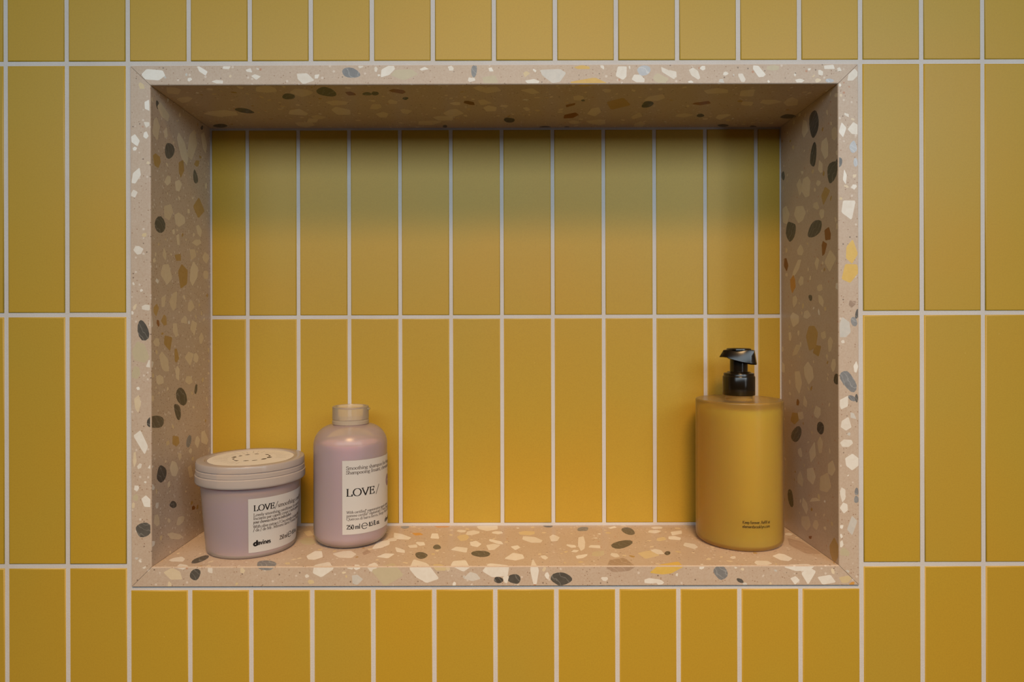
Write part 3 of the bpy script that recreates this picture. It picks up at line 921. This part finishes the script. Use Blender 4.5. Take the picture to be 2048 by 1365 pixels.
# ------------------------------------------------------------------ tub of conditioner
def conditioner_tub():
    root = empty('conditioner_tub', (-214.3 * mm, 48.8 * mm, IN_B + 0.1 * mm))
    tag(root, 'low round tub of lilac cream with translucent screw lid in the niche corner', 'tub')
    rz = lambda z: 36.0 + (40.2 - 36.0) * (z - 4) / (57 - 4)
    out = [(0, 0.8), (29, 0.8), (31, 0), (33.6, 0.0)] + arc_pts(33.0, 3.0, 3.0, -75, 0, 6)[:-1] + [(rz(4), 4), (rz(20), 20), (rz(40), 40), (rz(58), 58), (rz(58), 66)]
    link('body', lathe('body', mmp(out)), M_FROST, root)
    fill = [(0, 1.6), (32.5, 1.6), (34.4, 3.2), (rz(6) - 1.0, 6), (rz(30) - 1.0, 30), (rz(46) - 1.0, 46), (rz(47) - 3, 47.6), (20, 48.6), (0, 48.0)]
    tag(link('contents', lathe('contents', mmp(fill)), M_CREAM, root), 'lilac cream seen through the wall')
    lid = [(0, 75.0), (36.2, 75.0), (36.8, 75.8), (41.8, 76.0), (43.1, 75.6), (43.6, 74.6), (43.6, 70.6), (43.0, 70.2), (43.0, 69.5), (43.7, 69.0), (43.8, 66.2), (43.3, 65.7), (43.3, 65.2),
           (44.2, 64.7), (44.3, 59.6), (44.0, 58.5), (43.2, 57.8), (41.2, 57.6), (41.2, 60)]
    ld = link('lid', lathe('lid', mmp(lid), 112), M_LID, root)
    disc = link('lid_label', lathe('lid_label', mmp([(0, 75.1), (34.6, 75.1), (34.6, 75.22), (0, 75.22)])), plain('bright_paper_disc', lin(226, 221, 214), 0.55), ld)
    # ring of little printed drawings with fine captions fanning outwards
    r0 = random.Random(5)
    v, f = [], []
    for q in range(12):
        a = R(q * 30 + r0.uniform(-5, 5))
        rr = 14.6 + r0.uniform(-1.0, 1.2)
        L, W = r0.uniform(1.9, 3.2), r0.uniform(1.0, 1.9)
        b = len(v)
        n = 9
        for t in range(n):
            s = 2 * math.pi * t / n
            e = r0.uniform(0.7, 1.15)
            x, y = rr + W * e * math.cos(s), L * e * math.sin(s)
            v.append(((x * math.cos(a) - y * math.sin(a)) * mm, (x * math.sin(a) + y * math.cos(a)) * mm, 75.27 * mm))
        f.append(tuple(range(b, b + n)))
    m = mesh_from('printed_drawings', v, f)
    link('printed_drawings', m, plain('sepia_print', lin(70, 58, 50), 0.6, 0.2), disc)
    v, f = [], []
    for q in range(26):
        a = R(q * 360 / 34 + r0.uniform(-3, 3))
        r1, r2 = r0.uniform(18.5, 21), r0.uniform(25, 31.5)
        k = r1
        while k < r2:
            b = len(v)
            l = r0.uniform(0.5, 1.5)
            h = 0.16
            for x, y in ((k, -h), (k + l, -h), (k + l, h), (k, h)):
                v.append(((x * math.cos(a) - y * math.sin(a)) * mm, (x * math.sin(a) + y * math.cos(a)) * mm, 75.27 * mm))
            f.append((b, b + 1, b + 2, b + 3))
            k += l + 0.35
    link('printed_captions', mesh_from('printed_captions', v, f), plain('faint_print', lin(150, 140, 132), 0.6, 0.2), disc)
    rad = lambda z: rz(z / mm) * mm
    RREF[0] = 38.5 * mm
    lab = link('label', label_mesh(rad, 17.2, 165, 5.2 * mm, 49.2 * mm, 0.16 * mm), M_PAPER, root)
    T = lambda s, x, z, w, em, **k: lettering(lab, text_quads(s, x * mm, z * mm, w * mm, em * mm, **k), rad, 0.22 * mm, k2)
    k2 = M_INK
    T('LOVE', 15.4, 39.2, 16.6, 6.9, thick=0.13, thin=0.055)
    T('/', 31.9, 39.2, 3.4, 6.9, thick=0.06, thin=0.04)
    k2 = M_INK2
    T('smoothing conditioner', 34.6, 39.2, 43, 5.2, slant=.12)
    T('Lovely smoothing conditioner for coarse or', 15.4, 34.9, 52, 3.5)
    T('lisciante per capelli crespi o indisciplinati /', 15.4, 32.0, 51, 3.5)
    T('pour cheveux rêches ou indisciplinés', 15.4, 29.0, 35, 3.5)
    T('With olive extract / Con estratto di olive Minuta', 15.2, 25.3, 55, 3.5)
    T('/ da / de Mr. Mimmo farm Firenze, Sicilia', 15.2, 22.5, 52, 3.5)
    T('250 ml', 38.0, 11.3, 9.0, 5.4, thick=.11, thin=.05)
    k2 = M_INK
    T('@', 47.2, 10.9, 6.2, 6.2, thick=.11, thin=.08)
    T('8.8 oz.', 54, 11.5, 10, 5.4, thick=.11, thin=.05)
    T('d', 15.4, 10.9, 3.6, 5.6, thick=.27, thin=.24, serif=False)
    T('avines', 18.9, 11.2, 10.7, 5.2, thick=.15, thin=.13, serif=False)
    return root


# ------------------------------------------------------------------ pump bottle
def pump_bottle():
    root = empty('pump_bottle', (206.9 * mm, 62.2 * mm, IN_B + 0.1 * mm))
    tag(root, 'frosted cylindrical bottle of amber soap with black pump top', 'pump bottle')
    Rb = 36.4
    out = [(0, 1.0), (26, 1.0), (28, 0), (31, 0)] + arc_pts(Rb - 5.5, 5.5, 5.5, -80, 0, 8) + [(Rb, 40), (Rb, 80), (Rb, 121.0)]
    out += arc_pts(Rb - 1.4, 121.6, 1.4, 0, 90, 5) + [(30, 122.6), (20, 122.4), (11.8, 122.4), (11.4, 122.8), (11.4, 127)]
    link('body', lathe('body', mmp(out)), M_FROSTP, root)
    fill = [(0, 2.2), (30, 2.2)] + arc_pts(Rb - 6.5, 7.0, 4.9, -70, 0, 6) + [(Rb - 1.6, 60), (Rb - 1.6, 114), (Rb - 2.4, 115.6), (0, 115.6)]
    tag(link('contents', lathe('contents', mmp(fill)), M_AMBER, root), 'amber soap seen through the frosted wall')
    RREF[0] = Rb * mm
    rad = lambda z: Rb * mm
    ink = plain('brown_print', lin(74, 58, 34), 0.6, 0.2)
    for s, z in (('Keep forever. Refill at', 24.2), ('elementbrooklyn.com', 20.7)):
        o = lettering(root, text_quads(s, -10.0 * mm, z * mm, 23.4 * mm, 3.3 * mm, thick=.13, thin=.11, serif=False), rad, 0.08 * mm, ink)
    # pump: ribbed collar, ring, stem, head with a down-turned spout
    col = [(11.9, 126.4), (13.2, 126.4), (13.5, 126.8), (13.5, 142.2), (13.2, 142.8), (12.9, 143.0), (12.7, 143.4), (12.7, 145.0), (12.3, 145.5), (10.2, 145.9), (9.6, 146.6), (9.2, 146.8), (0, 146.8)]
    c = link('collar', lathe('collar', mmp(col)), M_BLACK, root)
    link('stem', lathe('stem', mmp([(7.4, 146.0), (7.4, 160), (0, 160)])), M_BLACK, root)
    # head: cross sections along the spout axis (x): half width, top, side bottom, mid bottom
    sec = [(-15.4, 7.6, 159.9, 159.3), (-12.2, 9.6, 165.5, 159.2), (-9.0, 10.8, 166.0, 158.9), (-7.6, 11.2, 166.1, 158.0), (-4.5, 11.5, 166.2, 157.0), (0, 11.5, 166.2, 155.6),
           (3.5, 11.2, 166.2, 154.6), (7.0, 10.4, 166.1, 153.9), (10.2, 9.0, 165.9, 153.3), (12.8, 7.6, 165.4, 153.1), (14.6, 6.6, 153.8, 153.0)]
    verts, faces = [], []
    prof = [(-0.80, 0), (-1.0, 0.10), (-0.90, 0.62), (-0.74, 0.96), (-0.66, 1.0), (0.66, 1.0), (0.74, 0.96), (0.90, 0.62), (1.0, 0.10), (0.80, 0)]
    n = len(prof)
    for x, hw, top, bot in sec:
        for px, pz in prof:
            # the near flank is cut away in a sweep from the tail towards the spout
            b = bot
            verts.append((x * mm, px * hw * mm, (b + (top - b) * pz) * mm))
    for s_ in range(len(sec) - 1):
        for k in range(n):
            a, b = s_ * n + k, s_ * n + (k + 1) % n
            faces.append((a, b, b + n, a + n))
    faces += [tuple(range(n)), tuple(range((len(sec) - 1) * n, len(sec) * n))]
    m = mesh_from('pump_head', verts, faces)
    bm = bmesh.new()
    bm.from_mesh(m)
    bmesh.ops.recalc_face_normals(bm, faces=bm.faces)
    for fc in bm.faces:
        fc.smooth = True
    for e in bm.edges:
        if len(e.link_faces) == 2 and e.calc_face_angle(0) > R(32):
            e.smooth = False
    bm.to_mesh(m)
    bm.free()
    h = link('pump_head', m, M_BLACK, root)
    h.rotation_euler = (0, 0, R(-24))
    pad = lathe('finger_pad', mmp([(0, 165.7), (6.8, 165.9), (8.6, 166.5), (9.6, 167.0), (10.2, 166.7), (10.4, 165.6), (0, 165.0)]))
    link('finger_pad', pad, M_BLACK, h)
    return root


shampoo_bottle()
conditioner_tub()
pump_bottle()
